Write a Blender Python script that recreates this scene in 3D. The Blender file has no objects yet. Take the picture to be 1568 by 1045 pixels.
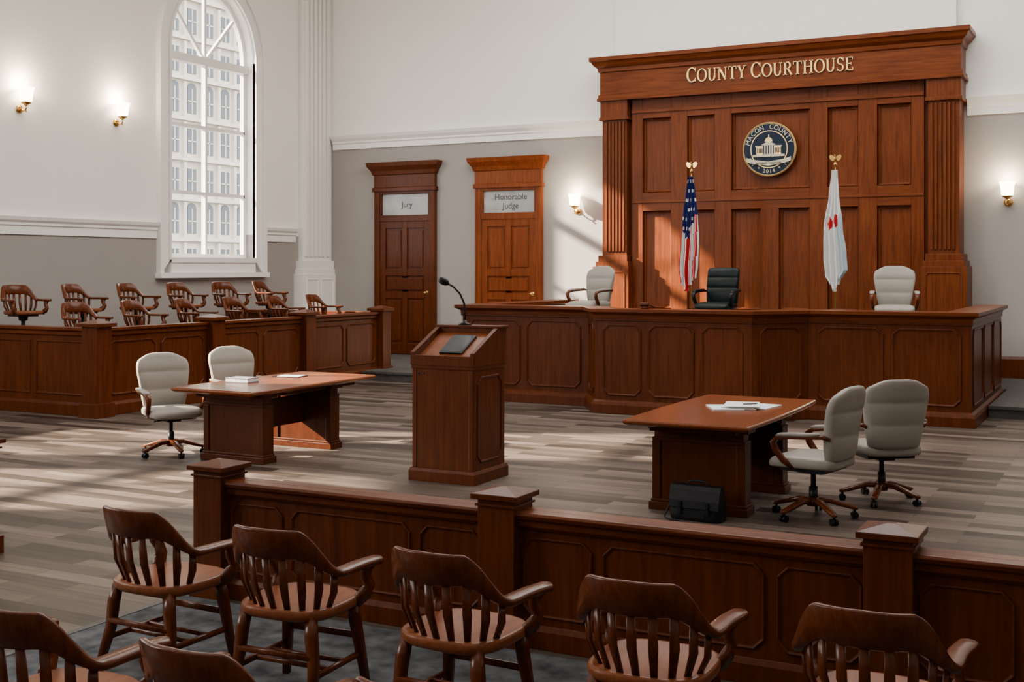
import bpy, bmesh, math, random
from mathutils import Vector, Matrix
random.seed(3)
V=Vector
sc=bpy.context.scene
# ---------------------------------------------------------------- materials
def newmat(name):
    m=bpy.data.materials.new(name); m.use_nodes=True
    nt=m.node_tree; b=nt.nodes["Principled BSDF"]
    return m,nt,b
def plain(name,col,rough=.5,metal=0,emit=None,es=0,noise=0,nscale=20,bump=0,spec=.3):
    m,nt,b=newmat(name)
    b.inputs["Base Color"].default_value=(*col,1); b.inputs["Roughness"].default_value=rough
    b.inputs["Metallic"].default_value=metal; b.inputs["Specular IOR Level"].default_value=spec
    if emit: b.inputs["Emission Color"].default_value=(*emit,1); b.inputs["Emission Strength"].default_value=es
    if noise or bump:
        tc=nt.nodes.new("ShaderNodeTexCoord"); n=nt.nodes.new("ShaderNodeTexNoise")
        n.inputs["Scale"].default_value=nscale; n.inputs["Detail"].default_value=4
        nt.links.new(tc.outputs["Object"],n.inputs["Vector"])
        if noise:
            r=nt.nodes.new("ShaderNodeValToRGB")
            r.color_ramp.elements[0].position=.3; r.color_ramp.elements[1].position=.7
            r.color_ramp.elements[0].color=(*[c*(1-noise) for c in col],1)
            r.color_ramp.elements[1].color=(*[min(1,c*(1+noise)) for c in col],1)
            nt.links.new(n.outputs["Fac"],r.inputs["Fac"]); nt.links.new(r.outputs["Color"],b.inputs["Base Color"])
        if bump:
            bp=nt.nodes.new("ShaderNodeBump"); bp.inputs["Strength"].default_value=bump; bp.inputs["Distance"].default_value=.01
            nt.links.new(n.outputs["Fac"],bp.inputs["Height"]); nt.links.new(bp.outputs["Normal"],b.inputs["Normal"])
    return m
def wood(name,dark,light,rough=.33,axis=2,dens=14,spec=.13):
    m,nt,b=newmat(name)
    tc=nt.nodes.new("ShaderNodeTexCoord"); mp=nt.nodes.new("ShaderNodeMapping")
    s=[dens]*3; s[axis]=dens*.07; mp.inputs["Scale"].default_value=s
    n=nt.nodes.new("ShaderNodeTexNoise"); n.inputs["Scale"].default_value=1.6; n.inputs["Detail"].default_value=7; n.inputs["Roughness"].default_value=.62
    n.inputs["Distortion"].default_value=.6
    n2=nt.nodes.new("ShaderNodeTexNoise"); n2.inputs["Scale"].default_value=.9; n2.inputs["Detail"].default_value=2
    nt.links.new(tc.outputs["Object"],mp.inputs["Vector"]); nt.links.new(mp.outputs["Vector"],n.inputs["Vector"])
    nt.links.new(tc.outputs["Object"],n2.inputs["Vector"])
    r=nt.nodes.new("ShaderNodeValToRGB"); r.color_ramp.elements[0].position=.32; r.color_ramp.elements[1].position=.72
    r.color_ramp.elements[0].color=(*dark,1); r.color_ramp.elements[1].color=(*light,1)
    mx=nt.nodes.new("ShaderNodeMix"); mx.data_type='RGBA'; mx.blend_type='MULTIPLY'; mx.inputs[0].default_value=.35
    r2=nt.nodes.new("ShaderNodeValToRGB"); r2.color_ramp.elements[0].color=(.55,.5,.5,1); r2.color_ramp.elements[0].position=.35; r2.color_ramp.elements[1].position=.65
    nt.links.new(n.outputs["Fac"],r.inputs["Fac"]); nt.links.new(n2.outputs["Fac"],r2.inputs["Fac"])
    nt.links.new(r.outputs["Color"],mx.inputs[6]); nt.links.new(r2.outputs["Color"],mx.inputs[7])
    nt.links.new(mx.outputs[2],b.inputs["Base Color"])
    b.inputs["Roughness"].default_value=rough
    b.inputs["Specular IOR Level"].default_value=spec
    return m
def sc3(c,k): return tuple(x*k for x in c)
D=(.105,.0215,.0040); L=(.215,.052,.0110)
M={}
M['wood']=wood('mahogany',sc3(D,.54),sc3(L,.52))
M['woodh']=wood('mahogany_horizontal',sc3(D,.66),sc3(L,.66),axis=0)
M['wooddark']=wood('mahogany_dark',sc3(D,.38),sc3(L,.34))
M['woodtop']=wood('table_top_wood',(.125,.030,.007),(.20,.052,.013),rough=.22,axis=1,spec=.25)
M['woodchair']=wood('chair_wood',sc3(D,.66),sc3(L,.62),rough=.25,dens=20,spec=.22)
M['woodseat']=wood('seat_wood',(.15,.042,.014),(.25,.076,.026),rough=.30,axis=1,dens=20,spec=.15)
M['woodcan']=wood('canopy_wood',sc3(D,.80),sc3(L,.78),rough=.36)
M['woodcanh']=wood('canopy_wood_horizontal',sc3(D,.80),sc3(L,.78),rough=.36,axis=0)
M['woodd']=wood('door_wood',sc3(D,.60),sc3(L,.55),rough=.3)
M['woodd2']=wood('door_wood_light',sc3(D,1.15),sc3(L,1.1),rough=.3)  # same door wood brightened: sunlight put into the colour
M['white']=plain('white_wall_paint',(.87,.84,.795),.75,noise=.012,nscale=2,spec=.1)
M['trim']=plain('white_trim_paint',(.86,.83,.79),.45)
M['grey']=plain('greige_wall_paint',(.32,.293,.272),.75,noise=.02,nscale=2,spec=.1)
M['ceil']=plain('ceiling_paint',(.85,.84,.82),.8)
M['brass']=plain('polished_brass',(.70,.42,.13),.25,1)
M['gold']=plain('gold_leaf',(.80,.55,.22),.35,.6)
M['black']=plain('black_plastic',(.006,.006,.007),.35,spec=.2)
M['blackl']=plain('black_leather',(.005,.005,.006),.5,noise=.3,nscale=60,bump=.15,spec=.2)
M['leather']=plain('grey_leather',(.255,.230,.200),.42,noise=.03,nscale=40,bump=.12,spec=.2)
M['green']=plain('black_green_leather',(.0025,.0058,.0052),.42,noise=.1,nscale=40,bump=.05,spec=.18)
M['glow']=plain('lit_frosted_glass',(1,.93,.8),.4,emit=(1,.84,.60),es=17)
M['frost']=plain('frosted_glass',(.34,.345,.335),.2,noise=.22,nscale=2.2)  # mottled tone imitates reflections on the pane
M['navy']=plain('navy_enamel',(.006,.012,.026),.4,spec=.15)
M['cream']=plain('cream_enamel',(.50,.45,.33),.5)
M['paper']=plain('paper_white',(.66,.66,.66),.7)
M['pgrey']=plain('book_grey',(.20,.20,.21),.6)
M['red']=plain('flag_red',(.42,.010,.016),.7,spec=.1)
M['fwhite']=plain('flag_white',(.62,.62,.61),.7,spec=.1)
M['fblue']=plain('flag_blue',(.007,.010,.065),.7,spec=.1)
M['lblue']=plain('flag_light_blue',(.36,.46,.52),.7,spec=.1)
M['stone']=plain('step_stone',(.075,.07,.066),.6,noise=.25,nscale=9)
M['tablet']=plain('tablet_screen',(.03,.036,.04),.15)
M['dark']=plain('grey_lettering',(.06,.06,.06),.5)
M['steel']=plain('dark_steel',(.03,.03,.03),.35,1)
M['facade']=plain('facade_limestone',(.56,.51,.42),.8,noise=.08,nscale=.6)
M['facadew']=plain('facade_window',(.09,.105,.11),.4)
def floormat():
    m,nt,b=newmat('grey_oak_planks')
    tc=nt.nodes.new("ShaderNodeTexCoord"); br=nt.nodes.new("ShaderNodeTexBrick")
    br.offset=.37; br.offset_frequency=2
    br.inputs["Scale"].default_value=1; br.inputs["Brick Width"].default_value=1.25; br.inputs["Row Height"].default_value=.17
    br.inputs["Mortar Size"].default_value=.003; br.inputs["Mortar Smooth"].default_value=.1
    br.inputs["Color1"].default_value=(.034,.0245,.019,1); br.inputs["Color2"].default_value=(.175,.136,.110,1); br.inputs["Mortar"].default_value=(.02,.015,.012,1)
    nt.links.new(tc.outputs["Object"],br.inputs["Vector"])
    mp=nt.nodes.new("ShaderNodeMapping"); mp.inputs["Scale"].default_value=(1.2,16,1)
    n=nt.nodes.new("ShaderNodeTexNoise"); n.inputs["Scale"].default_value=1.5; n.inputs["Detail"].default_value=6; n.inputs["Distortion"].default_value=.5
    nt.links.new(tc.outputs["Object"],mp.inputs["Vector"]); nt.links.new(mp.outputs["Vector"],n.inputs["Vector"])
    r=nt.nodes.new("ShaderNodeValToRGB"); r.color_ramp.elements[0].position=.3; r.color_ramp.elements[1].position=.7
    r.color_ramp.elements[0].color=(.52,.49,.47,1); r.color_ramp.elements[1].color=(1,1,1,1)
    nt.links.new(n.outputs["Fac"],r.inputs["Fac"])
    mx=nt.nodes.new("ShaderNodeMix"); mx.data_type='RGBA'; mx.blend_type='MULTIPLY'; mx.inputs[0].default_value=.85
    nt.links.new(br.outputs["Color"],mx.inputs[6]); nt.links.new(r.outputs["Color"],mx.inputs[7])
    nt.links.new(mx.outputs[2],b.inputs["Base Color"]); b.inputs["Roughness"].default_value=.42
    b.inputs["Specular IOR Level"].default_value=.12
    return m
M['floor']=floormat()
M['carpet']=plain('blue_grey_carpet',(.080,.082,.086),.95,noise=.55,nscale=7,spec=.05)

# ---------------------------------------------------------------- mesh builder
class MB:
    def __init__(s): s.v=[];s.f=[];s.m=[];s.sm=[];s.M=Matrix.Identity(4)
    def add(s,vs,fs,mat=0,smooth=False):
        o=len(s.v); s.v+=[s.M@V(p) for p in vs]
        for f in fs: s.f.append([i+o for i in f]); s.m.append(mat); s.sm.append(smooth)
    def box(s,x0,x1,y0,y1,z0,z1,mat=0):
        s.add([(x0,y0,z0),(x1,y0,z0),(x1,y1,z0),(x0,y1,z0),(x0,y0,z1),(x1,y0,z1),(x1,y1,z1),(x0,y1,z1)],
              [(0,3,2,1),(4,5,6,7),(0,1,5,4),(1,2,6,5),(2,3,7,6),(3,0,4,7)],mat)
    def ext(s,pts,vec,mat=0,smooth=False):
        n=len(pts); p=[V(q) for q in pts]; q=[a+V(vec) for a in p]
        s.add(p+q,[tuple(range(n))[::-1],tuple(range(n,2*n))]+[(i,(i+1)%n,n+(i+1)%n,n+i) for i in range(n)],mat,smooth)
    def loft(s,rings,mat=0,smooth=True,caps=True):
        n=len(rings[0]); vs=[p for r in rings for p in r]; fs=[]
        for k in range(len(rings)-1):
            for i in range(n): fs.append((k*n+i,k*n+(i+1)%n,(k+1)*n+(i+1)%n,(k+1)*n+i))
        if caps: fs.append(tuple(range(n))[::-1]); fs.append(tuple(range((len(rings)-1)*n,len(rings)*n)))
        s.add(vs,fs,mat,smooth)
    def tube(s,pts,r,mat=0,n=10,smooth=True):
        pts=[V(p) for p in pts]; 
        if not hasattr(r,'__len__'): r=[r]*len(pts)
        rings=[]
        for i,p in enumerate(pts):
            t=(pts[min(i+1,len(pts)-1)]-pts[max(i-1,0)]).normalized()
            a=t.cross(V((0,0,1)))
            if a.length<.05: a=t.cross(V((0,1,0)))
            a.normalize(); b=t.cross(a)
            rings.append([p+r[i]*(math.cos(2*math.pi*k/n)*a+math.sin(2*math.pi*k/n)*b) for k in range(n)])
        s.loft(rings,mat,smooth)
    def rsweep(s,pts,hw,hh,side,mat=0,smooth=True):
        """rounded-rect section; side(i)-> unit vector of width dir"""
        pts=[V(p) for p in pts]; N=len(pts)
        if not hasattr(hw,'__len__'): hw=[hw]*N
        if not hasattr(hh,'__len__'): hh=[hh]*N
        rings=[]
        for i,p in enumerate(pts):
            t=(pts[min(i+1,N-1)]-pts[max(i-1,0)]).normalized()
            a=V(side(i)) if callable(side) else V(side)
            b=t.cross(a).normalized(); a=b.cross(t).normalized()
            c=.35*min(hw[i],hh[i]); W=hw[i];H=hh[i]
            q=[(W,H-c),(W-c,H),(-W+c,H),(-W,H-c),(-W,-H+c),(-W+c,-H),(W-c,-H),(W,-H+c)]
            rings.append([p+a*x+b*y for x,y in q])
        s.loft(rings,mat,smooth)
    def lathe(s,prof,c=(0,0,0),mat=0,n=20,smooth=True,axis='z'):
        rings=[]
        for r,z in prof:
            ring=[]
            for k in range(n):
                x=r*math.cos(2*math.pi*k/n); y=r*math.sin(2*math.pi*k/n)
                if axis=='z': p=V((x,y,z))
                elif axis=='y': p=V((x,-z,y))
                else: p=V((z,x,y))
                ring.append(p+V(c))
            rings.append(ring)
        s.loft(rings,mat,smooth)
    def sweep2(s,path,prof,mat=0,closed=False,smooth=False):
        P=[V(p) for p in path]; n=len(P); rings=[]
        def nr(a,b):
            d=(b-a).normalized(); return V((d.y,-d.x))
        for i in range(n):
            if closed or 0<i<n-1:
                n1=nr(P[i-1],P[i]); n2=nr(P[i],P[(i+1)%n]); m=(n1+n2)/(1+n1.dot(n2))
            elif i==0: m=nr(P[0],P[1])
            else: m=nr(P[-2],P[-1])
            rings.append([V((P[i].x+m.x*d,P[i].y+m.y*d,z)) for d,z in prof])
        if closed: rings.append(rings[0])
        s.loft(rings,mat,smooth,caps=not closed)
    def panels(s,p0,p1,fr,z0,z1,gap=.08,clip=.07,bw=.03,bh=.016,mat=0,inset=.08):
        p0=V(p0);p1=V(p1);d=(p1-p0);L=d.length;d.normalize();n=V((d.y,-d.x))
        us=L-2*inset-gap*(len(fr)-1);tot=sum(fr);cur=inset
        for f in fr:
            w=us*f/tot; a0=cur;a1=cur+w;cur=a1+gap
            def octo(ins,c,off):
                A0=a0+ins;A1=a1-ins;B0=z0+ins;B1=z1-ins
                q=[(A0+c,B0),(A1-c,B0),(A1,B0+c),(A1,B1-c),(A1-c,B1),(A0+c,B1),(A0,B1-c),(A0,B0+c)]
                return [V((p0.x+d.x*u+n.x*off,p0.y+d.y*u+n.y*off,z)) for u,z in q]
            c2=max(.002,clip-.586*bw)
            R=[octo(0,clip,-.003),octo(0,clip,bh*.6),octo(bw*.4,max(.002,clip-.586*bw*.4),bh),octo(bw*.75,max(.002,clip-.586*bw*.75),bh*.5),octo(bw,c2,bh*.5),octo(bw,c2,-.003)]
            s.loft(R+[R[0]],mat,False,caps=False)
    def strip(s,inner,outer,x0,x1,mat=0):
        """closed solid strip in YZ plane between two polylines"""
        n=len(inner); vs=[(x0,*p) for p in inner]+[(x0,*p) for p in outer]+[(x1,*p) for p in inner]+[(x1,*p) for p in outer]
        fs=[]
        for i in range(n-1):
            fs+=[(i,i+1,n+i+1,n+i),(2*n+i,3*n+i,3*n+i+1,2*n+i+1),(i,2*n+i,2*n+i+1,i+1),(n+i,n+i+1,3*n+i+1,3*n+i)]
        fs+=[(0,n,3*n,2*n),(n-1,3*n-1,4*n-1,2*n-1)]
        s.add(vs,fs,mat)
    def mesh(s,name,mats):
        me=bpy.data.meshes.new(name); me.from_pydata([tuple(p) for p in s.v],[],s.f)
        for m in mats: me.materials.append(M[m])
        me.polygons.foreach_set("material_index",s.m); me.polygons.foreach_set("use_smooth",s.sm)
        bm=bmesh.new(); bm.from_mesh(me); bmesh.ops.recalc_face_normals(bm,faces=bm.faces); bm.to_mesh(me); bm.free()
        me.update(); return me
    def obj(s,name,mats,loc=(0,0,0),rz=0,bevel=0,parent=None,shift=True):
        """geometry given in world coordinates; origin re-centred on its footprint"""
        if shift and s.v:
            xs=[p[0] for p in s.v];ys=[p[1] for p in s.v];zs=[p[2] for p in s.v]
            o=V(((min(xs)+max(xs))/2,(min(ys)+max(ys))/2,min(zs)))
            s.v=[p-o for p in s.v]; loc=V(loc)+o
        me=s.mesh(name,mats); return place(name,me,loc,rz,bevel,parent)
def place(name,me,loc=(0,0,0),rz=0,bevel=0,parent=None,scale=None):
    o=bpy.data.objects.new(name,me); sc.collection.objects.link(o); o.location=loc; o.rotation_euler=(0,0,rz)
    if scale: o.scale=scale
    if bevel:
        b=o.modifiers.new("edge_bevel",'BEVEL'); b.width=bevel; b.segments=2; b.limit_method='ANGLE'; b.angle_limit=math.radians(50)
    if parent: o.parent=parent
    return o
def text(name,body,size,loc,mat,parent,rot=(math.pi/2,0,0),ext=.002):
    c=bpy.data.curves.new(name,'FONT'); c.body=body; c.size=size; c.extrude=ext; c.align_x='CENTER'; c.align_y='CENTER'
    c.materials.append(M[mat]); o=bpy.data.objects.new(name,c); sc.collection.objects.link(o)
    o.parent=parent; o.location=loc; o.rotation_euler=rot; return o

# ---------------------------------------------------------------- room
XL=-16.7; YB=22.7; XR=6.0; YF=-6.0; HC=9.5
b=MB(); b.box(XL-.4,XR+.3,YF-.3,YB+.3,-.2,0); b.obj('floor',['floor'],shift=False)
b=MB(); b.box(-5.42,XR-.01,YF+.01,5.86,0.0005,.006); b.box(-5.47,-5.42,YF+.01,5.86,0.0005,.009,1); b.obj('floor_carpet',['carpet','stone'],shift=False)
b=MB(); b.box(XL-.4,XR+.3,YF-.3,YB+.3,HC,HC+.2); b.obj('ceiling',['ceil'])
b=MB(); b.box(XL-.4,XR+.3,YB,YB+.3,0,5.0); b.box(XL-.4,XR+.3,YB,YB+.3,5.0,HC,1)
b.box(-9.42,-2.92,YB-.16,YB,6.2,HC,1); b.obj('wall_back',['grey','white'])
b=MB(); b.box(XR,XR+.3,YF,YB,0,2.8); b.box(XR,XR+.3,YF,YB,2.8,HC,1); b.obj('wall_right',['grey','white'])
b=MB(); b.box(XL-.4,XR+.3,YF-.3,YF,0,2.8); b.box(XL-.4,XR+.3,YF-.3,YF,2.8,HC,1); b.obj('wall_front',['grey','white'])
# left wall with arched windows (centre, springing height)
WC=[(4.75,4.3),(8.05,6.42),(18.85,6.42)]; HW=1.25; SILL=2.26; TH=.35
b=MB(); cur=YF
for c,SPR in WC+[(None,0)]:
    e=YB if c is None else c-HW
    b.box(XL-TH,XL,cur,e,0,2.8,0); b.box(XL-TH,XL,cur,e,2.8,HC,1)
    if c is None: break
    b.box(XL-TH,XL,c-HW,c+HW,0,SILL,0)
    n=24; arc=[(c-HW*math.cos(math.pi*i/n),SPR+1.12*HW*math.sin(math.pi*i/n)) for i in range(n+1)]
    b.strip(arc,[(y,HC) for y,z in arc],XL,XL-TH,1)
    cur=c+HW
b.obj('wall_left',['grey','white'])
for k,(c,SPR) in enumerate(WC):
    b=MB()
    def arch(r,z0=SILL,n=28,hw=None):
        ez=r+.12*HW
        return [(c-r,z0)]+[(c-r*math.cos(math.pi*i/n),SPR+ez*math.sin(math.pi*i/n)) for i in range(n+1)]+[(c+r,z0)]
    b.strip(arch(HW),arch(HW+.30,1.94),XL,XL+.06)
    b.strip(arch(HW+.24,1.94),arch(HW+.33,1.94),XL,XL+.12)
    b.strip(arch(HW),arch(HW+.06,SILL),XL,XL+.09)
    b.box(XL,XL+.07,c-HW,c+HW,1.94,SILL); b.box(XL,XL+.16,c-HW-.36,c+HW+.36,1.90,2.0); b.box(XL,XL+.10,c-HW,c+HW,2.2,2.3)
    X0=XL-.28;X1=XL-.18
    b.strip(arch(HW-.09,SILL+.1),arch(HW,SILL),X0,X1)
    b.box(X0,X1,c-HW+.08,c+HW-.08,SILL,SILL+.12)
    b.box(X0-.02,X1+.05,c-HW,c+HW,SPR-.22,SPR-.06)
    for z in ((3.60,4.94) if SPR>5 else (3.2,)): b.box(X0,X1,c-HW+.05,c+HW-.05,z-.035,z+.035)
    b.box(X0+.01,X1+.015,c-.03,c+.03,SILL+.1,SPR-.2)
    for a in (45,90,135):
        a=math.radians(a); d=V((math.cos(a),1.1*math.sin(a))); q=V((-d.y,d.x))*.028; o=V((c,SPR-.12))
        pts=[o+q,o-q,o-q+d*(HW-.02),o+q+d*(HW-.02)]
        b.ext([(X0+.02,p.x,p.y) for p in pts],(.07,0,0))
    b.obj('window_%d'%(k+1),['trim'])
# mouldings
railp=[(0,2.66),(.03,2.66),(.03,2.80),(.06,2.82),(.06,2.86),(.10,2.90),(.12,2.96),(0,2.96)]
b=MB(); cur=YF
for c,_ in WC+[(None,0)]:
    e=21.52 if c is None else c-HW-.34
    b.sweep2([(XL,cur),(XL,e)],railp)      # travel +Y -> right side +X
    if c is not None: cur=c+HW+.34
b.obj('trim_1',['trim'])
crown=[(0,4.80),(.035,4.80),(.035,4.92),(.06,4.94),(.06,4.98),(.11,5.04),(.14,5.11),(0,5.11)]
b=MB(); b.sweep2([(XL+.2,YB),(-9.56,YB)],crown); b.obj('trim_2',['trim'])
b=MB(); b.sweep2([(-2.75,YB),(XR,YB)],crown); b.obj('trim_3',['trim'])
bb=[(0,.17),(.04,.17),(.04,.36),(.02,.40),(0,.40)]
b=MB()
for x0,x1 in ((XL+.2,-15.35),(-13.70,-12.76),(-11.08,-9.6)): b.sweep2([(x0,YB),(x1,YB)],bb)
b.obj('baseboard_back',['trim'])
b=MB(); b.sweep2([(-2.6,YB),(XR,YB)],[(0,.17),(.05,.17),(.05,.5),(.02,.55),(0,.55)]); b.obj('baseboard_right',['wood'])
# corner pilaster
b=MB(); y0,y1=21.6,YB
b.box(XL,XL+.14,y0+.04,y1,2.25,HC)
nf=6; w=(y1-y0-.16)/nf
for i in range(nf): b.box(XL+.14,XL+.185,y0+.1+i*w+.0,y0+.1+i*w+w*.55,2.35,HC)
b.box(XL,XL+.26,y0-.12,y1,0,1.95); b.box(XL,XL+.24,y0-.08,y1,1.95,2.06); b.box(XL,XL+.21,y0-.04,y1,2.06,2.25)
for a0,a1 in ((y0+.02,y0+.45),(y0+.55,y1-.08)):
    b.panels((XL+.26,a0),(XL+.26,a1),[1],.5,1.85,inset=.0,clip=.004,bw=.04)
b.obj('trim_4',['trim'],bevel=.01)
# platforms / risers
b=MB(); b.box(-12.93,-9.72,18.7,YB,0,.17); b.box(XL,-12.93,19.52,YB,0,.17); b.box(-1.9,XR,18.0,YB,0,.17)
b.box(-9.72,-1.9,20.6,YB,0,.17)
for x0,x1,y in ((-12.93,-9.72,18.7),(-1.9,XR,18.0)): b.box(x0,x1,y-.03,y+.01,.13,.172)
b.obj('floor_platform',['stone'])

# ---------------------------------------------------------------- doors
def door(cx,name,txt,wm):
    b=MB(); y=YB-.004
    w=.80
    for s in (-1,1):
        x0,x1=sorted((s*w,s*(w-.14))); b.box(cx+x0,cx+x1,y-.09,y,.175,3.84)
        x0,x1=sorted((s*(w+.01),s*(w-.15))); b.box(cx+x0,cx+x1,y-.11,y,.175,.42)
        x0,x1=sorted((s*(w-.02),s*(w-.05))); b.box(cx+x0,cx+x1,y-.105,y,.42,3.84)
    b.box(cx-w,cx+w,y-.10,y,3.84,4.2)
    b.sweep2([(cx-w,y),(cx-w,y-.10),(cx+w,y-.10),(cx+w,y)],[(0,3.80),(.03,3.80),(.03,3.88),(0,3.90)])
    b.sweep2([(cx-w,y),(cx-w,y-.10),(cx+w,y-.10),(cx+w,y)],[(0,4.16),(.03,4.18),(.05,4.26),(.12,4.36),(.14,4.45),(0,4.45)])
    # transom bars
    iw=w-.14
    b.box(cx-iw,cx+iw,y-.08,y,3.13,3.27); b.box(cx-iw,cx+iw,y-.08,y,3.74,3.84)
    b.box(cx-iw,cx+iw,y-.03,y-.015,3.27,3.74,1)
    for s in (-1,1):
        x0,x1=sorted((s*iw,s*(iw-.05))); b.box(cx+x0,cx+x1,y-.07,y,3.27,3.74)
    # leaf
    b.box(cx-iw,cx+iw,y-.035,y,.18,3.13,2)
    st=[(-iw,-iw+.15),(-.06,.06),(iw-.15,iw)]
    for a,c in st: b.box(cx+a,cx+c,y-.065,y-.03,.18,3.13,2)
    for z0,z1 in ((.18,.42),(1.42,1.56),(1.92,2.06),(2.98,3.13)):
        b.box(cx-iw+.15,cx-.06,y-.065,y-.03,z0,z1,2); b.box(cx+.06,cx+iw-.15,y-.065,y-.03,z0,z1,2)
    b.box(cx-.06,cx+.06,y-.065,y-.03,1.56,1.92,2)
    for (x0,x1) in ((-iw+.20,-.11),(.11,iw-.20)):
        for z0,z1 in ((.47,1.37),(2.11,2.93)): b.box(cx+x0,cx+x1,y-.055,y-.03,z0,z1,2)
    b.box(cx-iw+.20,cx+iw-.20,y-.072,y-.03,1.61,1.87,2)
    b.lathe([(.001,0),(.04,0),(.04,.012),(.015,.02),(.012,.06),(.03,.07),(.035,.09),(.02,.11),(.001,.112)],(cx+iw-.08,y-.06,1.55),3,axis='y')
    o=b.obj(name,[wm,'frost',wm,'brass'],bevel=.008)
    for j,t in enumerate(txt):
        text('transom_lettering_%d'%j,t,.18,V((cx+.04,y-.034,3.60-.19*j if len(txt)>1 else 3.5))-o.location,'dark',o)
door(-14.52,'door_1',['Jury'],'woodd'); door(-11.92,'door_2',['Honorable','Judge'],'woodd2')

# ---------------------------------------------------------------- canopy
b=MB(); cx=-6.17
b.box(cx-3.3,cx+3.3,22.30,YB,.17,5.42)
cols=[(-2.54,-1.95),(-1.62,-1.07),(-.74,.74),(1.07,1.62),(1.95,2.54)]
stl=[(-2.76,-2.54),(-1.95,-1.62),(-1.07,-.74),(.74,1.07),(1.62,1.95),(2.54,2.76)]
for a,c in stl: b.box(cx+a,cx+c,22.2,22.31,.17,5.42)
b.box(cx-.17,cx+.17,22.2,22.31,.17,3.21)
for a,c in cols:
    for z0,z1 in ((5.03,5.42),(3.21,3.57),(.17,1.3)):
        b.box(cx+a,cx+c,22.2,22.31,z0,z1,1)
pc=[(a,c,3.57,5.03) for a,c in cols]+[(a,c,1.3,3.21) for a,c in cols if a!=-.74]+[(-.74,-.17,1.3,3.21),(.17,.74,1.3,3.21)]
for a,c,z0,z1 in pc:
    b.panels((cx+a,22.30),(cx+c,22.30),[1],z0,z1,inset=.0,clip=.003,bw=.05,bh=.05)
b.box(cx-2.76,cx+2.76,22.17,22.2,5.14,5.20,1)
b.box(cx-2.76,cx+2.76,22.18,22.2,3.37,3.41,1)
for s in (-1,1):
    def bx(a,c,*r):
        x0,x1=sorted((cx+s*a,cx+s*c)); b.box(x0,x1,*r)
    bx(2.84,3.36,22.12,YB,2.3,5.05)
    n=6;w=.44/n
    for i in range(n): bx(2.88+i*w,2.88+i*w+w*.55,22.085,22.13,2.42,4.98)
    bx(2.81,3.39,22.07,YB,5.05,5.42); bx(2.79,3.41,22.05,YB,5.02,5.08)
    bx(2.80,3.42,22.04,YB,2.22,2.34); bx(2.77,3.46,22.0,YB,2.12,2.22); bx(2.74,3.50,21.96,YB,.17,2.12)
    xx=sorted((cx+s*2.76,cx+s*3.48)); b.panels((xx[0],21.96),(xx[1],21.96),[1],.5,2.02,inset=.05,clip=.05,bw=.03)
b.box(cx-3.39,cx+3.39,22.06,YB,5.42,6.05,1)
path=[(cx-3.39,YB),(cx-3.39,22.06),(cx+3.39,22.06),(cx+3.39,YB)]
b.sweep2(path,[(0,5.40),(.05,5.40),(.05,5.44),(.03,5.47),(.03,5.52),(0,5.54)],1)
b.sweep2(path,[(0,5.96),(.03,5.98),(.04,6.05),(.10,6.10),(.14,6.17),(.17,6.18),(.17,6.26),(0,6.26)],1)
b.box(cx-3.39,cx+3.39,22.06,YB,6.05,6.26,1)
b.obj('courthouse_wall_panelling',['woodcan','woodcanh'],bevel=.008)

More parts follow.
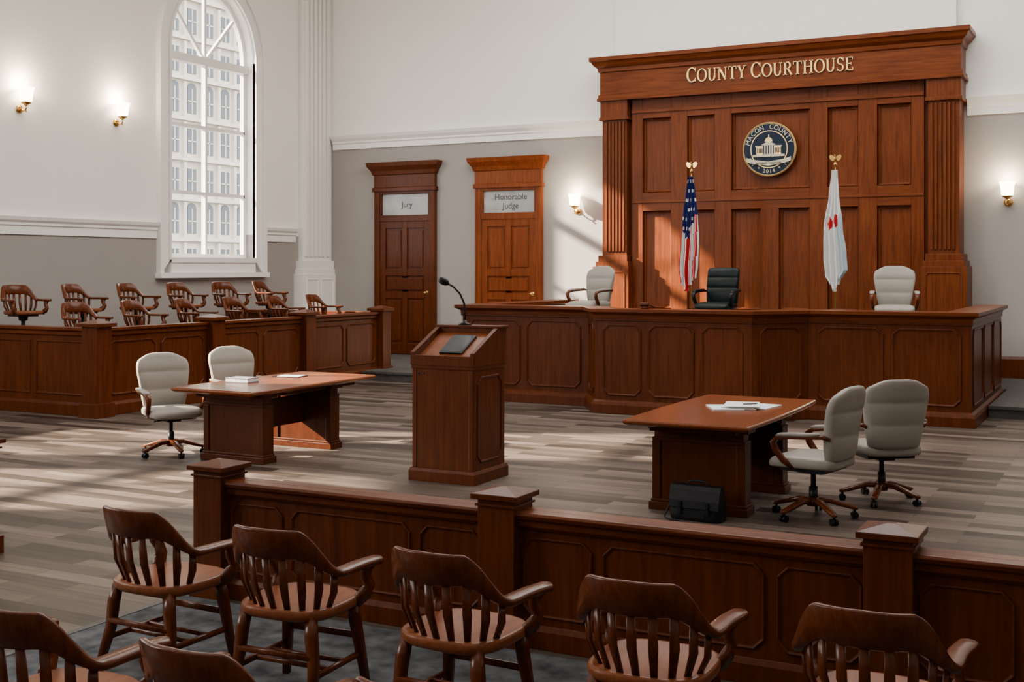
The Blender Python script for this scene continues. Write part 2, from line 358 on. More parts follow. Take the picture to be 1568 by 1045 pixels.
# lettering (stroke built roman capitals)
T=.155; t_=.06
def seg(x1,y1,x2,y2,w):
    d=V((x2-x1,y2-y1)); d.normalize(); q=V((-d.y,d.x))*w/2
    return [V((x1,y1))+q,V((x2,y2))+q,V((x2,y2))-q,V((x1,y1))-q]
def arcq(cx,cy,rx,ry,a0,a1,thick=T,thin=t_,n=18):
    out=[];prev=None
    for i in range(n+1):
        a=math.radians(a0+(a1-a0)*i/n); w=thin+(thick-thin)*abs(math.cos(a))**1.3
        ca,sa=math.cos(a),math.sin(a)
        o=V((cx+rx*ca,cy+ry*sa)); q=V((cx+(rx-w)*ca,cy+(ry-w*.9)*sa))
        if prev: out.append([prev[0],o,q,prev[1]])
        prev=(o,q)
    return out
def serif(x,y,w=.3): return seg(x-w/2,y,x+w/2,y,t_*.9)
G={
'C':(.86,arcq(.46,.5,.46,.52,48,312)+[seg(.77,.98,.77,.70,.05),seg(.77,.02,.77,.28,.05)]),
'O':(.98,arcq(.49,.5,.49,.52,0,360,n=32)),
'U':(.92,[seg(.2,1,.2,.34,T),seg(.74,1,.74,.34,t_),serif(.2,.97),serif(.74,.97,.26)]+arcq(.455,.36,.335,.38,180,360,T,t_)),
'N':(.98,[seg(.18,1,.18,0,t_),seg(.8,1,.8,0,t_),seg(.18,.97,.8,.03,T),serif(.14,.97,.26),serif(.18,.03,.26),serif(.8,.97,.26)]),
'T':(.84,[seg(.42,1,.42,0,T),seg(.04,.97,.8,.97,t_),seg(.06,.97,.06,.76,.045),seg(.78,.97,.78,.76,.045),serif(.42,.03,.34)]),
'Y':(.86,[seg(.43,.48,.43,0,T),seg(.14,1,.43,.46,T*.9),seg(.74,1,.43,.46,t_),serif(.14,.97),serif(.74,.97,.26),serif(.43,.03,.34)]),
'R':(.86,[seg(.2,1,.2,0,T),seg(.2,.97,.42,.97,t_),seg(.2,.49,.42,.49,t_),seg(.42,.5,.78,.0,T*.9),serif(.18,.03,.34),seg(.06,.97,.2,.97,t_),serif(.8,.03,.2)]+arcq(.40,.73,.32,.27,-90,90)),
'H':(.98,[seg(.2,1,.2,0,T),seg(.78,1,.78,0,T),seg(.2,.52,.78,.52,t_)]+[serif(x,y,.34) for x in (.2,.78) for y in (.03,.97)]),
'S':(.70,arcq(.35,.75,.29,.27,30,270,T*.9,t_)+arcq(.35,.26,.31,.28,-150,90,T*.9,t_)+[seg(.61,.98,.61,.74,.045),seg(.07,.02,.07,.26,.045)]),
'E':(.78,[seg(.2,1,.2,0,T),seg(.06,.97,.68,.97,t_),seg(.06,.03,.70,.03,t_),seg(.2,.51,.55,.51,t_),seg(.67,.97,.67,.78,.045),seg(.70,.03,.70,.24,.045),seg(.55,.60,.55,.42,.045)]),
}
b=MB(); items=[];x=0
for w in ("COUNTY","COURTHOUSE"):
    for i,ch in enumerate(w):
        s=1.0 if i==0 else .88
        items.append((ch,x,s)); x+=G[ch][0]*s+.05
    x+=.35
tot=x-.42; k=3.14/tot
for ch,x0,s in items:
    for q in G[ch][1]:
        b.ext([(cx-1.57+k*(x0+p.x*s),22.02,5.65+k*1.22*p.y*s) for p in q],(0,.045,0))
b.obj('courthouse_sign_lettering',['gold'])

# seal
b=MB(); Y=22.16
cz=4.31
b.lathe([(.001,-.04),(.50,-.04),(.51,0),(.49,.025),(.48,.01),(.001,.01)],(cx,Y,cz),0,n=64,axis='y',smooth=False)
b.lathe([(.001,0),(.475,.0),(.475,.018),(.001,.018)],(cx,Y,cz),1,n=64,axis='y',smooth=False)
b.lathe([(.001,0),(.352,0),(.352,.024),(.001,.024)],(cx,Y,cz),0,n=64,axis='y',smooth=False)
b.lathe([(.001,0),(.335,0),(.335,.028),(.001,.028)],(cx,Y,cz),1,n=64,axis='y',smooth=False)
b.lathe([(.001,0),(.318,0),(.318,.031),(.001,.031)],(cx,Y,cz),1,n=64,axis='y',smooth=False)
yy=Y-.045
def sb(x0,x1,z0,z1,m=1,d=.0): b.box(cx+x0,cx+x1,yy-d,Y-.02,cz+z0,cz+z1,m)
sb(-.23,.23,-.10,.05,3); sb(-.11,.11,-.10,.08,2,.006); sb(-.25,.25,.04,.065,2,.004)
b.ext([(cx-.14,yy-.008,cz+.08),(cx+.14,yy-.008,cz+.08),(cx,yy-.008,cz+.15)],(0,.02,0),2)
for i in range(5): sb(-.10+i*.045,-.082+i*.045,-.09,.07,1,.009)
for i in range(4): 
    sb(-.215+i*.028,-.20+i*.028,-.07,.02,1,.004); sb(.125+i*.028,.14+i*.028,-.07,.02,1,.004)
b.ext([(cx+.07*math.cos(a),yy-.004,cz+.14+.08*math.sin(a)) for a in [math.pi*i/10 for i in range(11)]],(0,.02,0),3)
sb(-.008,.008,.21,.27,2)
sb(-.30,.30,-.14,-.10,2,.003)
# ribbon
rb=[(-.42,-.15),(-.3,-.19),(0,-.235),(.3,-.19),(.42,-.15)]
for i in range(4):
    (xa,za),(xb,zb)=rb[i],rb[i+1]
    b.ext([(cx+xa,Y-.055,cz+za),(cx+xb,Y-.055,cz+zb),(cx+xb,Y-.055,cz+zb-.075),(cx+xa,Y-.055,cz+za-.075)],(0,.02,0),2)
so=b.obj('county_seal',['gold','navy','cream','gold'])
def ring_text(s,a_mid,step,r,size,flip=False):
    n=len(s)
    for i,ch in enumerate(s):
        if ch==' ': continue
        a=a_mid+((n-1)/2-i)*step*(-1 if flip else 1)
        ar=math.radians(a)
        o=text('seal_letter',ch,size,V((cx+r*math.cos(ar),Y-.024,cz+r*math.sin(ar)))-so.location,'cream',so)
        rot=(a-90) if not flip else (a+90)
        o.rotation_euler=(Matrix.Rotation(math.pi/2,3,'X')@Matrix.Rotation(math.radians(rot),3,'Z')).to_euler()
ring_text("MACON COUNTY",90,13,.415,.12)
ring_text("EST * 2014 * ILL",270,8.5,.415,.10,True)
text('ribbon_lettering','PROGRESS TOGETHER',.048,V((cx,Y-.058,cz-.262))-so.location,'navy',so)

# ---------------------------------------------------------------- judge bench
BP=[(-9.65,20.5),(-9.65,16.75),(-7.45,16.75),(-7.03,16.05),(-4.71,16.05),(-4.11,16.75),(-1.98,16.75),(-1.98,20.5)]
b=MB()
b.sweep2(BP,[(0,0),(0,1.44),(-.10,1.44),(-.10,0)])
b.sweep2(BP,[(0,0),(.06,0),(.06,.13),(.04,.17),(.015,.19),(0,.20)])
b.sweep2(BP,[(-.35,1.45),(.02,1.36),(.025,1.42),(.06,1.44),(.075,1.45),(.10,1.46),(.10,1.51),(-.35,1.51)],1)
b.sweep2(BP,[(0,1.33),(.02,1.335),(.02,1.36),(0,1.38)])
def bp(i,fr,**k): b.panels(BP[i],BP[i+1],fr,.26,1.29,gap=.10,clip=.09,bw=.035,bh=.02,inset=.12,**k)
bp(0,[1,1,1]);bp(1,[1,1]);bp(2,[1]*1) ;bp(3,[1,1.15,1]);bp(4,[1]);bp(5,[1,1]);bp(6,[1,1,1])
b.obj('judge_bench',['wood','woodh'],bevel=.006)
b=MB(); b.box(-9.50,-2.12,17.4,20.59,0,1.0); b.box(-9.50,-2.12,20.59,21.9,.172,1.0); b.obj('floor_dais',['stone'])

# ---------------------------------------------------------------- jury box
b=MB()
XJ=XL+.012
JP=[(XJ,12.3),(-13.0,12.3),(-13.0,19.42),(XJ,19.42)]
b.sweep2(JP,[(0,0),(0,1.18),(-.08,1.18),(-.08,0)])
b.sweep2(JP,[(0,0),(.045,0),(.045,.15),(.02,.19),(0,.20)])
b.sweep2(JP,[(-.14,1.18),(-.14,1.25),(.07,1.25),(.07,1.21),(.03,1.19),(.03,1.14),(0,1.12),(0,1.18)],1)
ys=[12.3,14.67,17.04,19.42]
for y in ys:
    b.box(-13.15,-12.86,y-.14,y+.14,0,1.27); b.box(-13.18,-12.83,y-.17,y+.17,0,.2); b.box(-13.20,-12.81,y-.19,y+.19,1.27,1.32)
    b.loft([[(-13.2,y-.19,1.32),(-12.81,y-.19,1.32),(-12.81,y+.19,1.32),(-13.2,y+.19,1.32)],[(-13.03,y-.02,1.37),(-12.98,y-.02,1.37),(-12.98,y+.02,1.37),(-13.03,y+.02,1.37)]],0,False)
for i in range(3): b.panels((-13,ys[i]+.12),(-13,ys[i+1]-.12),[1,1],.28,1.06,gap=.10,clip=.08,bw=.035,bh=.02)
b.panels((XJ,12.3),(-13.15,12.3),[1,1.2,1],.28,1.06,gap=.1,clip=.01,bw=.035,bh=.02)
b.obj('jury_box',['wood','woodh'],bevel=.006)
b=MB(); b.box(XL+.0,-13.1,12.4,19.32,0,.62); b.box(XL+.0,-14.55,12.4,19.32,.62,.87); b.obj('floor_jury_riser',['stone'])

# ---------------------------------------------------------------- bar rail
def post(b,x,y,h=.87,w=.115):
    b.box(x-w,x+w,y-w,y+w,0,h-.06); b.box(x-w-.02,x+w+.02,y-w-.02,y+w+.02,0,.13)
    b.box(x-w-.012,x+w+.012,y-w-.012,y+w+.012,h-.10,h-.085)
    c=w+.03; b.box(x-c,x+c,y-c,y+c,h-.06,h-.03)
    b.loft([[(x-c,y-c,h-.03),(x+c,y-c,h-.03),(x+c,y+c,h-.03),(x-c,y+c,h-.03)],[(x-.02,y-.02,h),(x+.02,y-.02,h),(x+.02,y+.02,h),(x-.02,y+.02,h)]],0,False)
def bar(xs,name):
    b=MB(); y=6.0
    for x in xs: post(b,x,y)
    for a,c in zip(xs[:-1],xs[1:]):
        a+=.1;c-=.1
        b.box(a,c,y-.035,y+.035,0,.70)
        for s in (1,-1):
            P=[(a,y-.035),(c,y-.035)] if s==1 else [(c,y+.035),(a,y+.035)]
            b.sweep2(P,[(0,0),(.03,0),(.03,.10),(.012,.13),(0,.13)])
            b.sweep2(P,[(-.035,.70),(-.035,.75),(.055,.75),(.065,.735),(.055,.715),(.03,.70),(.03,.67),(.015,.65),(0,.65),(0,.70)],1)
            b.panels(P[0],P[1],[1,2.1,1],.17,.61,gap=.06,clip=.055,bw=.018,bh=.012,inset=.03)
    b.obj(name,['wood','woodh'],bevel=.004)
bar([-5.26,-3.18,-1.07,1.05,3.17,5.29],'courtroom_bar_railing')
bar([-15.9,-13.8,-11.7,-9.6,-7.56],'courtroom_bar_railing')

# ---------------------------------------------------------------- lectern
b=MB(); x0,x1,y0,y1=-6.40,-5.71,10.12,10.76
b.box(x0,x1,y0,y1,0,1.18)
b.sweep2([(x0,y0),(x1,y0),(x1,y1),(x0,y1)],[(0,0),(.03,0),(.03,.10),(.015,.13),(0,.13)],closed=True)
b.ext([(x0+.03,y0,1.15),(x0+.03,y1,1.15),(x0+.03,y1,1.45),(x0+.03,y1-.14,1.45),(x0+.03,y0,1.19)],(x1-x0-.06,0,0),1)
for xa in (x0-.015,x1-.03):
    b.ext([(xa,y0-.015,1.14),(xa,y1+.015,1.14),(xa,y1+.015,1.50),(xa,y1-.16,1.50),(xa,y0-.015,1.27)],(.045,0,0))
b.box(x0-.015,x1+.015,y0-.02,y0+.012,1.14,1.24)
b.box(x0-.03,x1+.03,y1-.17,y1+.04,1.49,1.515)
b.box(x0+.03,x1-.03,y1-.16,y1,1.44,1.49)
b.sweep2([(x0,y0),(x1,y0),(x1,y1),(x0,y1)],[(0,1.10),(.010,1.11),(.010,1.14),(0,1.15)],closed=True)
b.box(x0,x0+.05,y0-.008,y0,.13,1.10); b.box(x1-.05,x1,y0-.008,y0,.13,1.10)
b.panels((x1,y0),(x1,y1),[1],.2,1.04,inset=.07,clip=.07,bw=.022,bh=.012)
b.panels((x0,y1),(x0,y0),[1],.2,1.04,inset=.07,clip=.07,bw=.022,bh=.012)
for xx in (-6.33,-6.27): b.lathe([(.001,0),(.010,0),(.010,.008),(.001,.010)],(xx,y0-.0,1.06),2,axis='y')
b.obj('lectern',['wood','woodtop','steel'],bevel=.005)
sl=math.atan2(.26,.50)
b=MB(); b.M=Matrix.Translation((-6.03,10.38,1.328))@Matrix.Rotation(sl,4,'X')
b.box(-.13,.13,-.17,.17,.003,.018,0); b.box(-.118,.118,-.155,.155,.018,.020,1); b.obj('tablet_computer',['black','tablet'])
b=MB(); mb=V((-6.13,10.69,1.516))
b.lathe([(.001,0),(.07,0),(.07,.012),(.02,.025),(.012,.05),(.001,.05)],mb,0)
pts=[mb+V(p) for p in ((0,0,.04),(0,0,.12),(-.01,-.0,.22),(-.05,-.02,.32),(-.11,-.05,.39),(-.16,-.07,.42))]
b.tube(pts,[.011]*6,0)
d=(pts[-1]-pts[-2]).normalized(); p=pts[-1]
b.tube([p-d*.01,p+d*.01,p+d*.04,p+d*.08,p+d*.10,p+d*.108],[.014,.030,.040,.040,.026,.004],0,n=14)
b.obj('gooseneck_microphone',['black'])

# ---------------------------------------------------------------- tables
def table(cx,cy,name):
    b=MB(); hx,hy=.58,1.15
    # boat-shaped top with moulded edge
    def ol(ins,z):
        n=10;pts=[]
        for i in range(n+1): t=-1+2*i/n; pts.append((cx+hx-ins-.03*abs(t)**2,cy+t*(hy-ins),z))
        for i in range(n+1): t=1-2*i/n; pts.append((cx-hx+ins+.03*abs(t)**2,cy+t*(hy-ins),z))
        return pts
    b.loft([ol(.05,.755),ol(.015,.77),ol(0,.785),ol(0,.80),ol(.012,.81)],1,False)
    for dy in (-.70,.50):
        y=cy+dy
        b.box(cx-.40,cx+.40,y-.075,y+.075,.07,.70); b.box(cx-.44,cx+.44,y-.11,y+.11,0,.07); b.box(cx-.425,cx+.425,y-.095,y+.095,.07,.095)
        b.box(cx-.45,cx+.45,y-.11,y+.11,.70,.76)
        b.box(cx-.415,cx+.415,y-.09,y+.09,.60,.63)
        b.box(cx-.415,cx-.34,y-.09,y+.09,.095,.60); b.box(cx+.34,cx+.415,y-.09,y+.09,.095,.60)
    b.box(cx-.03,cx+.03,cy-.63,cy+.43,.30,.62); b.box(cx-.38,cx+.38,cy-.95,cy+.95,.70,.757)
    return b.obj(name,['wooddark','woodtop'],bevel=.006)
table(-8.72,10.95,'counsel_table'); table(-3.37,10.66,'counsel_table')
def sheet(b,x,y,z,w,h,a,th,mat):
    b.M=Matrix.Translation((x,y,z))@Matrix.Rotation(a,4,'Z'); b.box(-w/2,w/2,-h/2,h/2,0,th,mat); b.M=Matrix.Identity(4)
b=MB()
for i in range(5): sheet(b,-3.28+random.uniform(-.02,.02),10.85+random.uniform(-.02,.02),.811+i*.006,.30,.42,.25+random.uniform(-.10,.10),.005,0)
sheet(b,-3.14,10.95,.811,.28,.40,-.1,.010,0); sheet(b,-3.40,10.72,.811,.28,.40,.5,.010,0)
b.M=Matrix.Identity(4); b.tube([(-3.25,10.8,.846),(-3.15,10.9,.846)],.005,1,n=6)
b.obj('paper_stack',['paper','black'])
b=MB(); sheet(b,-8.98,10.62,.811,.30,.22,.1,.012,0); sheet(b,-8.98,10.62,.823,.29,.21,.1,.035,1); sheet(b,-8.98,10.62,.858,.30,.22,.1,.008,0); b.obj('law_book',['pgrey','paper'])
b=MB(); sheet(b,-8.95,11.45,.811,.34,.26,.1,.006,0); sheet(b,-8.93,11.44,.817,.27,.21,.25,.006,1); b.obj('legal_pad',['black','paper'])

# ---------------------------------------------------------------- chairs
def se(c,w,t,e=4,n=28):
    out=[]
    for k in range(n):
        a=2*math.pi*k/n; ca,sa=math.cos(a),math.sin(a)
        out.append((c[0]+w*math.copysign(abs(ca)**(2/e),ca),c[1]+t*math.copysign(abs(sa)**(2/e),sa)))
    return out
def sm(x): x=max(0,min(1,x)); return x*x*(3-2*x)
def wooden_chair(swivel):
    b=MB()
    rings=[]
    for z,k in ((.420,.93),(.43,.985),(.445,1.0),(.465,1.0),(.474,.97),(.474,.93)): rings.append([(x,y,z) for x,y in se((0,.01),.240*k,.235*k,3.2)])
    rings.append([(x,y,.464) for x,y in se((0,0),.12,.12,3)])
    b.loft(rings,1)
    # bow arm + crest
    P=[];HWd=[];HH=[];N=44
    arm=[(.285,.235),(.281,.22),(.272,.18),(.260,.11),(.256,.04)]
    path=[(x,y,90) for x,y in arm]
    for i in range(N+1):
        ph=90-180*i/N; a=math.radians(ph); path.append((.256*math.sin(a),-.02-.245*math.cos(a),ph))
    path+=[(-x,y,-90) for x,y in arm[::-1]]
    for i,(x,y,ph) in enumerate(path):
        bl=sm((80-abs(ph))/46) if abs(ph)<90 else 0
        top=.655+.215*bl; bot=.620+.105*bl
        if abs(ph)<30: top+=.006*(1-abs(ph)/30)
        k=min(i,len(path)-1-i)
        w=.038*(1-bl)+.014*bl
        if k==0: w*=.55
        if k==1: w*=1.0
        P.append((x,y-.02*bl,(top+bot)/2)); HWd.append(w); HH.append((top-bot)/2)
    rings=[]
    for i,p in enumerate(P):
        q=V(P[min(i+1,len(P)-1)])-V(P[max(i-1,0)]); q.z=0; q.normalize(); nrm=V((q.y,-q.x,0))
        W,H=HWd[i],HH[i]; c=min(W,H)*.5
        bl=min(1,H/.07)
        ring=[]
        for u,v in [(W,H-c),(W-c,H),(-W+c,H),(-W,H-c),(-W,-H+c),(-W+c,-H),(W-c,-H),(W,-H+c)]:
            out=V((p[0],p[1]+.02,0)); out=out.normalized() if out.length>0 else out
            ring.append(V(p)+nrm*u+V((0,0,v))+out*(v*.28*(bl if H>.03 else 0)))
        rings.append(ring)
    b.loft(rings,0)
    # slats
    for i in range(9):
        ph=-74+148*i/8; a=math.radians(ph)
        bl=sm((80-abs(ph))/46); zt=.620+.105*bl+.012
        p0=V((.205*math.sin(a),-.02-.175*math.cos(a),.455)); p2=V((.252*math.sin(a),-.022-.243*math.cos(a),zt)); p1=(p0+p2)/2+V((.02*math.sin(a),-.02*math.cos(a),0))
        tg=V((math.cos(a),math.sin(a),0))
        b.rsweep([p0,p1,p2],[.013,.019,.016],[.007]*3,tuple(tg),0)
    # arm supports: broad scrolled boards
    for s in (-1,1):
        b.rsweep([(s*.215,.13,.435),(s*.243,.17,.475),(s*.252,.195,.515),(s*.247,.175,.56),(s*.255,.16,.59),(s*.268,.165,.63)],[.017,.018,.018,.017,.018,.022],[.030,.038,.030,.026,.030,.042],(s,0,0),0)
    if not swivel:
        legs={}
        for sx in (-1,1):
            for sy in (-1,1):
                a=V((sx*.175,sy*.165,.44)); c=V((sx*.225,sy*(.245 if sy<0 else .215),0))
                m=a.lerp(c,.5)
                if sy<0: m=m+V((0,.02,0))
                b.rsweep([a,a.lerp(c,.2),m,c],[.022,.026,.023,.017],[.022,.026,.023,.017],(1,0,0),0)
                legs[sx,sy]=(a,c)
        def at(k,z): a,c=legs[k]; return a.lerp(c,(a.z-z)/a.z)
        for sx in (-1,1): b.rsweep([at((sx,-1),.17),at((sx,1),.17)],.014,.011,(0,0,1),0)
        for y in (-.06,.06):
            b.rsweep([(-.205,y,.17),(.205,y,.17)],.011,.010,(0,0,1),0)
        b.rsweep([at((-1,1),.26),at((1,1),.26)],.016,.010,(0,0,1),0)
        b.rsweep([at((-1,-1),.26),at((1,-1),.26)],.014,.010,(0,0,1),0)
        b.box(-.16,.16,-.15,-.13,.40,.43); b.box(-.16,.16,.13,.15,.40,.43)
    else:
        b.M=Matrix.Identity(4)
        b.v=[p+V((0,0,.09)) for p in b.v]
        b.box(-.15,.15,-.15,.15,.48,.52)
        b.tube([(0,0,.10),(0,0,.5)],.028,2)
        b.lathe([(.001,.40),(.06,.42),(.07,.49),(.001,.49)],(0,0,0),2)
        for k in range(4):
            a=math.radians(45+90*k); d=V((math.cos(a),math.sin(a),0))
            b.rsweep([d*.01+V((0,0,.17)),d*.1+V((0,0,.16)),d*.24+V((0,0,.08)),d*.29+V((0,0,.05))],[.025,.024,.02,.016],[.03,.028,.02,.015],tuple(d.cross(V((0,0,1)))),0)
            b.lathe([(.001,-.012),(.028,-.012),(.028,.012),(.001,.012)],tuple(d*.29+V((0,0,.028))),2,n=12,axis='x')
    return b
w1=wooden_chair(False).mesh('wooden_armchair',['woodchair','woodseat','black'])
w2=wooden_chair(True).mesh('wooden_swivel_chair',['woodchair','woodseat','black'])
S1=(1.07,1.07,1.0)
for i,(x,y) in enumerate(((-4.55,4.80),(-3.67,4.77),(-2.72,4.73),(-1.79,4.69),(-.89,4.70))):
    place('wooden_armchair',w1,(x,y,.0065),math.radians([-2,3,-3,2,1][i]),scale=S1)
for i,x in enumerate((-3.66,-2.75,-1.92,-1.05)): place('wooden_armchair',w1,(x,(3.28,3.24,3.27,3.24)[i],.0065),math.radians([2,-2,3,0][i]),scale=S1)
for r,(x,z) in enumerate(((-13.95,.62),(-15.25,.87))):
    for i in range(6):
        place('jury_swivel_chair',w2,(x,12.95+1.18*i,z+.001),math.radians(-90+random.uniform(-14,14)),scale=(1.08,1.08,1))

def office_chair(leath,boxy=False):
    b=MB()
    # seat cushion lofted along y
    rings=[]
    for y,hw,hh,zc in ((-.25,.10,.02,.48),(-.245,.20,.04,.48),(-.22,.235,.052,.482),(-.1,.25,.058,.483),(.08,.262,.06,.483),(.19,.26,.056,.478),(.235,.25,.045,.468),(.26,.22,.028,.458),(.265,.12,.012,.455)):
        rings.append([(x,y,zc+z) for x,z in se((0,0),hw,hh,4.2)])
    b.loft(rings,0)
    b.box(-.2,.2,-.18,.18,.405,.43,2)
    # back cushion
    rings=[]
    RG=((.50,.12,.015,-.235),(.505,.19,.035,-.236),(.53,.215,.048,-.24),(.62,.232,.058,-.247),(.70,.245,.056,-.255),(.715,.246,.050,-.258),(.73,.247,.056,-.26),(.82,.260,.055,-.272),(.90,.272,.052,-.287),(.912,.273,.046,-.289),(.925,.274,.052,-.292),(.98,.272,.050,-.304),(1.02,.262,.046,-.315),(1.045,.245,.042,-.322),(1.06,.220,.040,-.326),(1.075,.195,.037,-.328),(1.092,.165,.034,-.332),(1.106,.13,.026,-.336),(1.115,.08,.014,-.337))
    if boxy: RG=((.50,.15,.015,-.235),(.505,.22,.035,-.236),(.53,.235,.048,-.24),(.68,.242,.058,-.252),(.755,.243,.056,-.26),(.765,.242,.048,-.262),(.775,.243,.056,-.263),(.86,.244,.056,-.279),(.92,.244,.054,-.29),(.93,.243,.046,-.292),(.94,.244,.054,-.294),(1.02,.243,.052,-.31),(1.055,.238,.048,-.318),(1.075,.225,.040,-.322),(1.085,.20,.028,-.325),(1.09,.14,.012,-.326))
    for z,hw,ht,yc in RG:
        rings.append([(x,yc+y+.04*(x/.26)**2,z) for x,y in se((0,0),hw,ht,5 if boxy else 3.6)])
    b.loft(rings,0)
    for s in (-1,1):
        # arm: leather pad on curved wooden arm
        S=(s,0,0)
        b.rsweep([(s*.235,-.24,.70),(s*.275,-.20,.715),(s*.29,-.08,.705),(s*.292,.05,.70),(s*.292,.15,.685),(s*.292,.19,.65),(s*.285,.17,.58),(s*.275,.11,.50),(s*.24,.05,.44)],[.018,.022,.026,.027,.026,.024,.022,.020,.018],[.014,.014,.014,.014,.018,.022,.024,.022,.016],S,1)
        b.rsweep([(s*.283,-.18,.735),(s*.291,-.08,.728),(s*.293,.04,.722),(s*.293,.13,.712),(s*.293,.16,.70)],[.022,.032,.033,.030,.018],[.010,.014,.014,.013,.008],S,0)
    b.tube([(0,0,.12),(0,0,.26)],.033,2); b.tube([(0,0,.26),(0,0,.41)],.02,2)
    b.box(-.07,.07,-.10,.10,.375,.405,2); b.tube([(.05,.05,.40),(.20,.08,.39)],.007,2)
    b.lathe([(.001,.10),(.05,.10),(.055,.14),(.04,.17),(.001,.17)],(0,0,0),1)
    for k in range(5):
        a=math.radians(18+72*k); d=V((math.cos(a),math.sin(a),0)); q=d.cross(V((0,0,1)))
        b.rsweep([d*.02+V((0,0,.145)),d*.12+V((0,0,.145)),d*.24+V((0,0,.105)),d*.31+V((0,0,.085)),d*.335+V((0,0,.08))],[.026,.028,.026,.024,.012],[.022,.02,.016,.014,.01],tuple(q),1)
        b.tube([d*.31+V((0,0,.05)),d*.31+V((0,0,.085))],.01,2)
        for s in (-1,1):
            c=d*.31+q*.016*s+V((0,0,.0285))
            b.tube([c-q*.009,c+q*.009],.028,2,n=14,smooth=False)
    return b.mesh('office_chair_'+leath,[leath,'woodchair' if not boxy else 'black','black'])
og=office_chair('leather'); ogr=office_chair('green',True)
R=math.radians; S2=(1.10,1.10,1.01)
place('office_chair',og,(-9.66,10.22,0),R(-118),scale=S2); place('office_chair',og,(-9.72,11.5,0),R(-112),scale=S2)
place('office_chair',og,(-2.45,10.15,0),R(78),scale=S2); place('office_chair',og,(-2.08,11.15,0),R(36),scale=S2)
place('office_chair',og,(-8.25,18.6,1.001),R(162),scale=S2); place('office_chair',og,(-3.28,18.6,1.001),R(190),scale=S2)
place('judge_chair',ogr,(-6.08,18.75,1.001),R(176),scale=S2)

# ---------------------------------------------------------------- briefcase
b=MB(); rings=[]
for z,hw,ht in ((0,.20,.08),(.008,.225,.095),(.05,.232,.10),(.18,.228,.085),(.25,.222,.06),(.285,.215,.04),(.292,.19,.02)):
    rings.append([(x,y,z) for x,y in se((0,0),hw,ht,5)])
b.loft(rings,0)
prof=[(-.0,.296),(-.05,.288),(-.075,.25),(-.098,.17),(-.106,.11),(-.106,.105)]
for i in range(len(prof)-1):
    (ya,za),(yb,zb)=prof[i],prof[i+1]
    b.ext([(-.222,ya,za),(-.222,yb,zb),(-.222,yb+.008,zb-.002),(-.222,ya+.004,za-.008)],(.444,0,0),0)
for x in (-.12,.12):
    b.box(x-.015,x+.015,-.115,-.10,.06,.16,0); b.box(x-.012,x+.012,-.118,-.105,.105,.12,1)
b.tube([(-.09,0,.285),(-.085,0,.31),(-.05,.01,.318),(.05,.01,.318),(.085,0,.31),(.09,0,.285)],.009,0,n=8)
b.tube([(-.222,0,.22),(-.25,-.03,.10),(-.27,-.08,.012),(-.2,-.15,.010),(-.1,-.16,.010)],.007,0,n=6)
b.box(-.1,.1,-.104,-.095,.03,.08,0)
b.obj('leather_briefcase',['blackl','steel'],(-3.28,9.62,0),R(-4),shift=False,bevel=.002)

# ---------------------------------------------------------------- flags
def eagle(b,c,m):
    c=V(c)
    b.tube([c+V(p) for p in ((0,0,-.09),(0,0,-.05),(0,0,-.02),(0,0,0))],[.012,.03,.03,.01],m)
    b.tube([c+V(p) for p in ((0,0,0),(0,0,.04),(0,-.005,.08),(0,-.015,.105),(0,-.03,.115),(0,-.055,.105))],[.012,.026,.024,.016,.014,.003],m)
    for s in (-1,1):
        b.ext([c+V(p) for p in ((s*.01,.0,.08),(s*.04,0,.11),(s*.085,0,.125),(s*.105,0,.09),(s*.085,0,.04),(s*.05,0,.015),(s*.015,0,.03))],(0,.012,0),m)
def flag(name,x,y,z0,ztop,kind):
    b=MB()
    b.lathe([(.001,0),(.14,0),(.14,.03),(.05,.06),(.03,.12),(.001,.12)],(x,y,z0),4)
    b.tube([(x,y,z0+.05),(x,y,ztop-.08)],.014,4)
    eagle(b,(x,y,ztop),4)
    nu,nv=66,72; L=2.05; zt=ztop-.14
    vs=[]
    def prof(t,us):
        pts=((0,.05,.05),(.15,.09,.09),(.35,.13,.12),(.6,.16,.14),(.85,.19,.12),(1,.15,.09)) if us else ((0,.05,.05),(.2,.09,.07),(.5,.17,.12),(.75,.17,.18),(.92,.14,.20),(1,.06,.12))
        for i in range(len(pts)-1):
            if t<=pts[i+1][0]:
                k=sm((t-pts[i][0])/(pts[i+1][0]-pts[i][0])); return [pts[i][j]*(1-k)+pts[i+1][j]*k for j in (1,2)]
        return pts[-1][1:]
    us=kind=='us'
    for j in range(nv+1):
        t=j/nv; l,r=prof(t,us)
        for i in range(nu+1):
            s=i/nu; a=s*2*math.pi*3.5+t*1.2
            xx=x-l+(l+r)*s+.018*math.sin(2*a)*min(1,t*3); 
            yy=y-.04-.055*min(1,.25+t*1.2)*(1+math.sin(a))
            zz=zt-L*t*(1-.10*abs(s-.35)*2*t)+.02*math.sin(a)*t
            vs.append((xx,yy,zz))
    o=len(b.v); b.v+= [V(p) for p in vs]
    for j in range(nv):
        for i in range(nu):
            s=i/nu;t=j/nv
            if us:
                if t<.44+.10*math.sin(s*5): 
                    m=2
                    if (j%6 in (2,3)) and ((i+3*(j//6))%7 in (0,1)) : m=1
                else: m=0 if int((s+.06*t)*11)%2==0 else 1
            else:
                m=1
                if s>.70 and t>.45-.3*(s-.7): m=3
                for (sx,ty) in ((.34,.44),(.66,.42)):
                    if abs(s-sx)/.13+abs(t-ty)/.065<1: m=0
            k=o+j*(nu+1)+i
            b.f.append([k,k+1,k+nu+2,k+nu+1]); b.m.append(m); b.sm.append(True)
    b.obj(name,['red','fwhite','fblue','lblue','brass'])
flag('american_flag',-7.11,20.5,1.0,3.86,'us'); flag('city_flag',-4.58,20.5,1.0,3.88,'chi')

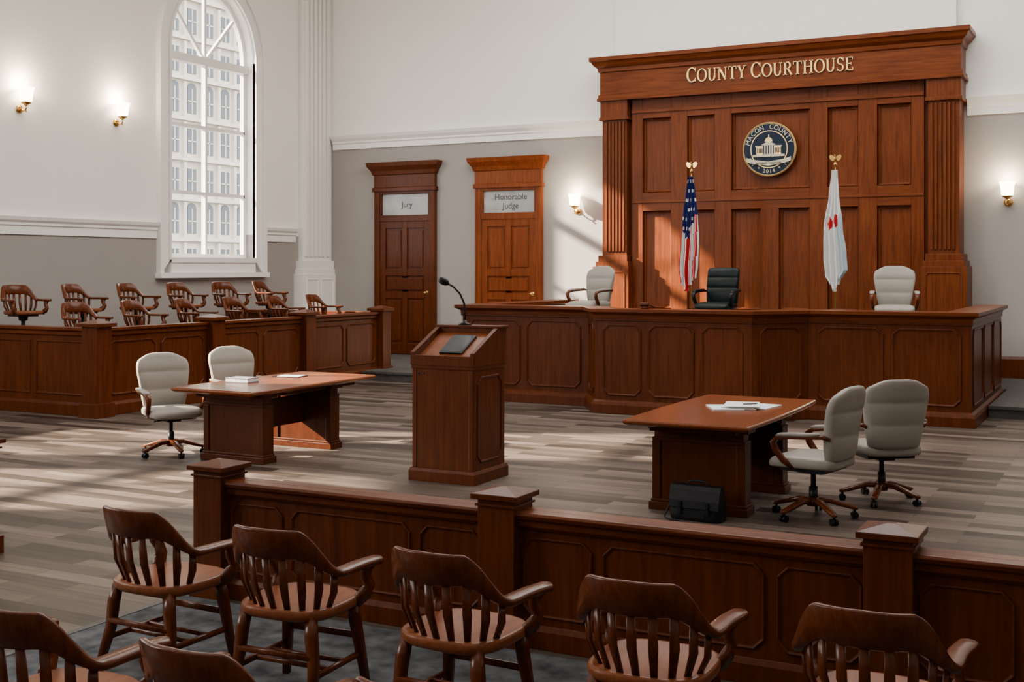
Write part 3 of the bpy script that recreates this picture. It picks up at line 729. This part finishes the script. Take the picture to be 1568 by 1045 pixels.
# gavel on bench
b=MB(); g=V((-6.35,16.26,1.51))
b.lathe([(.001,0),(.06,0),(.06,.02),(.05,.028),(.001,.028)],g,0)
b.tube([g+V((-.06,0,.058)),g+V((-.045,0,.058)),g+V((.045,0,.058)),g+V((.06,0,.058))],[.028,.032,.032,.028],0,n=14)
b.tube([g+V((0,-.02,.06)),g+V((.03,.12,.045)),g+V((.06,.24,.012))],[.008,.009,.012],0,n=8)
b.obj('gavel',['wooddark'])

# ---------------------------------------------------------------- sconces
b=MB()
b.lathe([(.001,0),(.075,0),(.075,.012),(.05,.03),(.02,.04),(.001,.042)],(0,0,-.14),0,axis='y')
b.tube([(0,-.03,-.14),(0,-.09,-.17),(0,-.145,-.17),(0,-.165,-.13),(0,-.165,-.08)],.014,0)
b.lathe([(.001,-.09),(.03,-.09),(.045,-.07),(.085,-.05),(.09,-.03),(.001,-.03)],(0,-.165,0),0)
b.lathe([(.001,-.20),(.012,-.195),(.02,-.18),(.001,-.165)],(0,-.165,0),0)
b.lathe([(.085,-.03),(.098,0),(.105,.08),(.118,.16),(.135,.21),(.127,.21),(.110,.16),(.097,.08),(.090,0),(.077,-.028)],(0,-.165,0),1,n=28)
b.lathe([(.001,-.03),(.02,-.03),(.03,.04),(.03,.09),(.015,.12),(.001,.125)],(0,-.165,0),1,n=14)
scm=b.mesh('wall_sconce',['brass','glow'])
for loc,rz in (((XL+.002,14.1,4.9),R(90)),((XL+.002,16.25,4.9),R(90)),((-10.33,YB-.002,3.40),0),((-2.08,YB-.002,3.38),0)):
    o=place('wall_sconce',scm,loc,rz)
    l=bpy.data.lights.new('sconce_bulb','POINT'); l.energy=48; l.color=(1,.80,.55); l.shadow_soft_size=.05
    lo=bpy.data.objects.new('sconce_bulb',l); sc.collection.objects.link(lo); lo.parent=o; lo.location=(0,-.19,.27)

# ---------------------------------------------------------------- exterior building
b=MB(); X=-58
b.box(X-6,X,50,95,-6,34)
for r in range(14):
    z=-4+2.75*r
    b.box(X,X+.35,50,95,z-.35,z-.1)
    for i in range(26):
        y=51+1.7*i
        b.box(X,X+.06,y,y+.85,z+.2,z+1.9,1)
        b.box(X,X+.10,y+.38,y+.47,z+.2,z+1.9); b.box(X,X+.10,y,y+.85,z+1.0,z+1.08)
        if r%3==0:
            b.ext([(X,y+.425-.425*math.cos(math.pi*k/8),z+1.9+.4*math.sin(math.pi*k/8)) for k in range(9)],(.06,0,0),1)
        b.box(X,X+.28,y+1.15,y+1.4,z-.1,z+2.3)
b.obj('neighbouring_office_building',['facade','facadew'],(0,0,0))
b=MB(); b.box(-160,160,-160,160,-6.3,-6); b.obj('street_ground',['stone'],shift=False)

# ---------------------------------------------------------------- light
w=bpy.data.worlds.new('sky'); sc.world=w; w.use_nodes=True
bg=w.node_tree.nodes['Background']; bg.inputs[0].default_value=(.96,.97,1,1); bg.inputs[1].default_value=7.5
s=bpy.data.lights.new('sun','SUN'); s.energy=55; s.angle=.02; s.color=(1,.86,.69)
so=bpy.data.objects.new('sun',s); sc.collection.objects.link(so); so.location=(-40,0,30)
so.rotation_euler=V((.45,.2,-.24)).to_track_quat('-Z','Y').to_euler()
def area(name,loc,target,sx,sy,e,col=(1,.97,.93)):
    l=bpy.data.lights.new(name,'AREA'); l.shape='RECTANGLE'; l.size=sx; l.size_y=sy; l.energy=e; l.color=col
    o=bpy.data.objects.new(name,l); sc.collection.objects.link(o); o.location=loc
    o.rotation_euler=(V(target)-V(loc)).to_track_quat('-Z','Y').to_euler()
area('ceiling_light_panel',(-5,15.5,9.3),(-5,15.51,0),12,9,1850,(1,.962,.915))  # added fill light under the ceiling, not a real fitting
area('ceiling_light_panel',(-5,3,9.3),(-5,3.01,0),14,9,480,(1,.962,.915))  # weaker added fill over the public seating, likewise no fitting
area('window_daylight',(-16.2,0,5.5),(0,14,2),5,5,1250,(1,.97,.93))  # added soft fill from the left; no window opens here

# ---------------------------------------------------------------- camera
c=bpy.data.cameras.new('camera'); c.sensor_width=36; c.lens=42.4; c.shift_y=-.0717; c.clip_end=400
co=bpy.data.objects.new('camera',c); sc.collection.objects.link(co); co.location=(0,0,2.1); co.rotation_euler=(math.pi/2,0,math.radians(27.6))
sc.camera=co
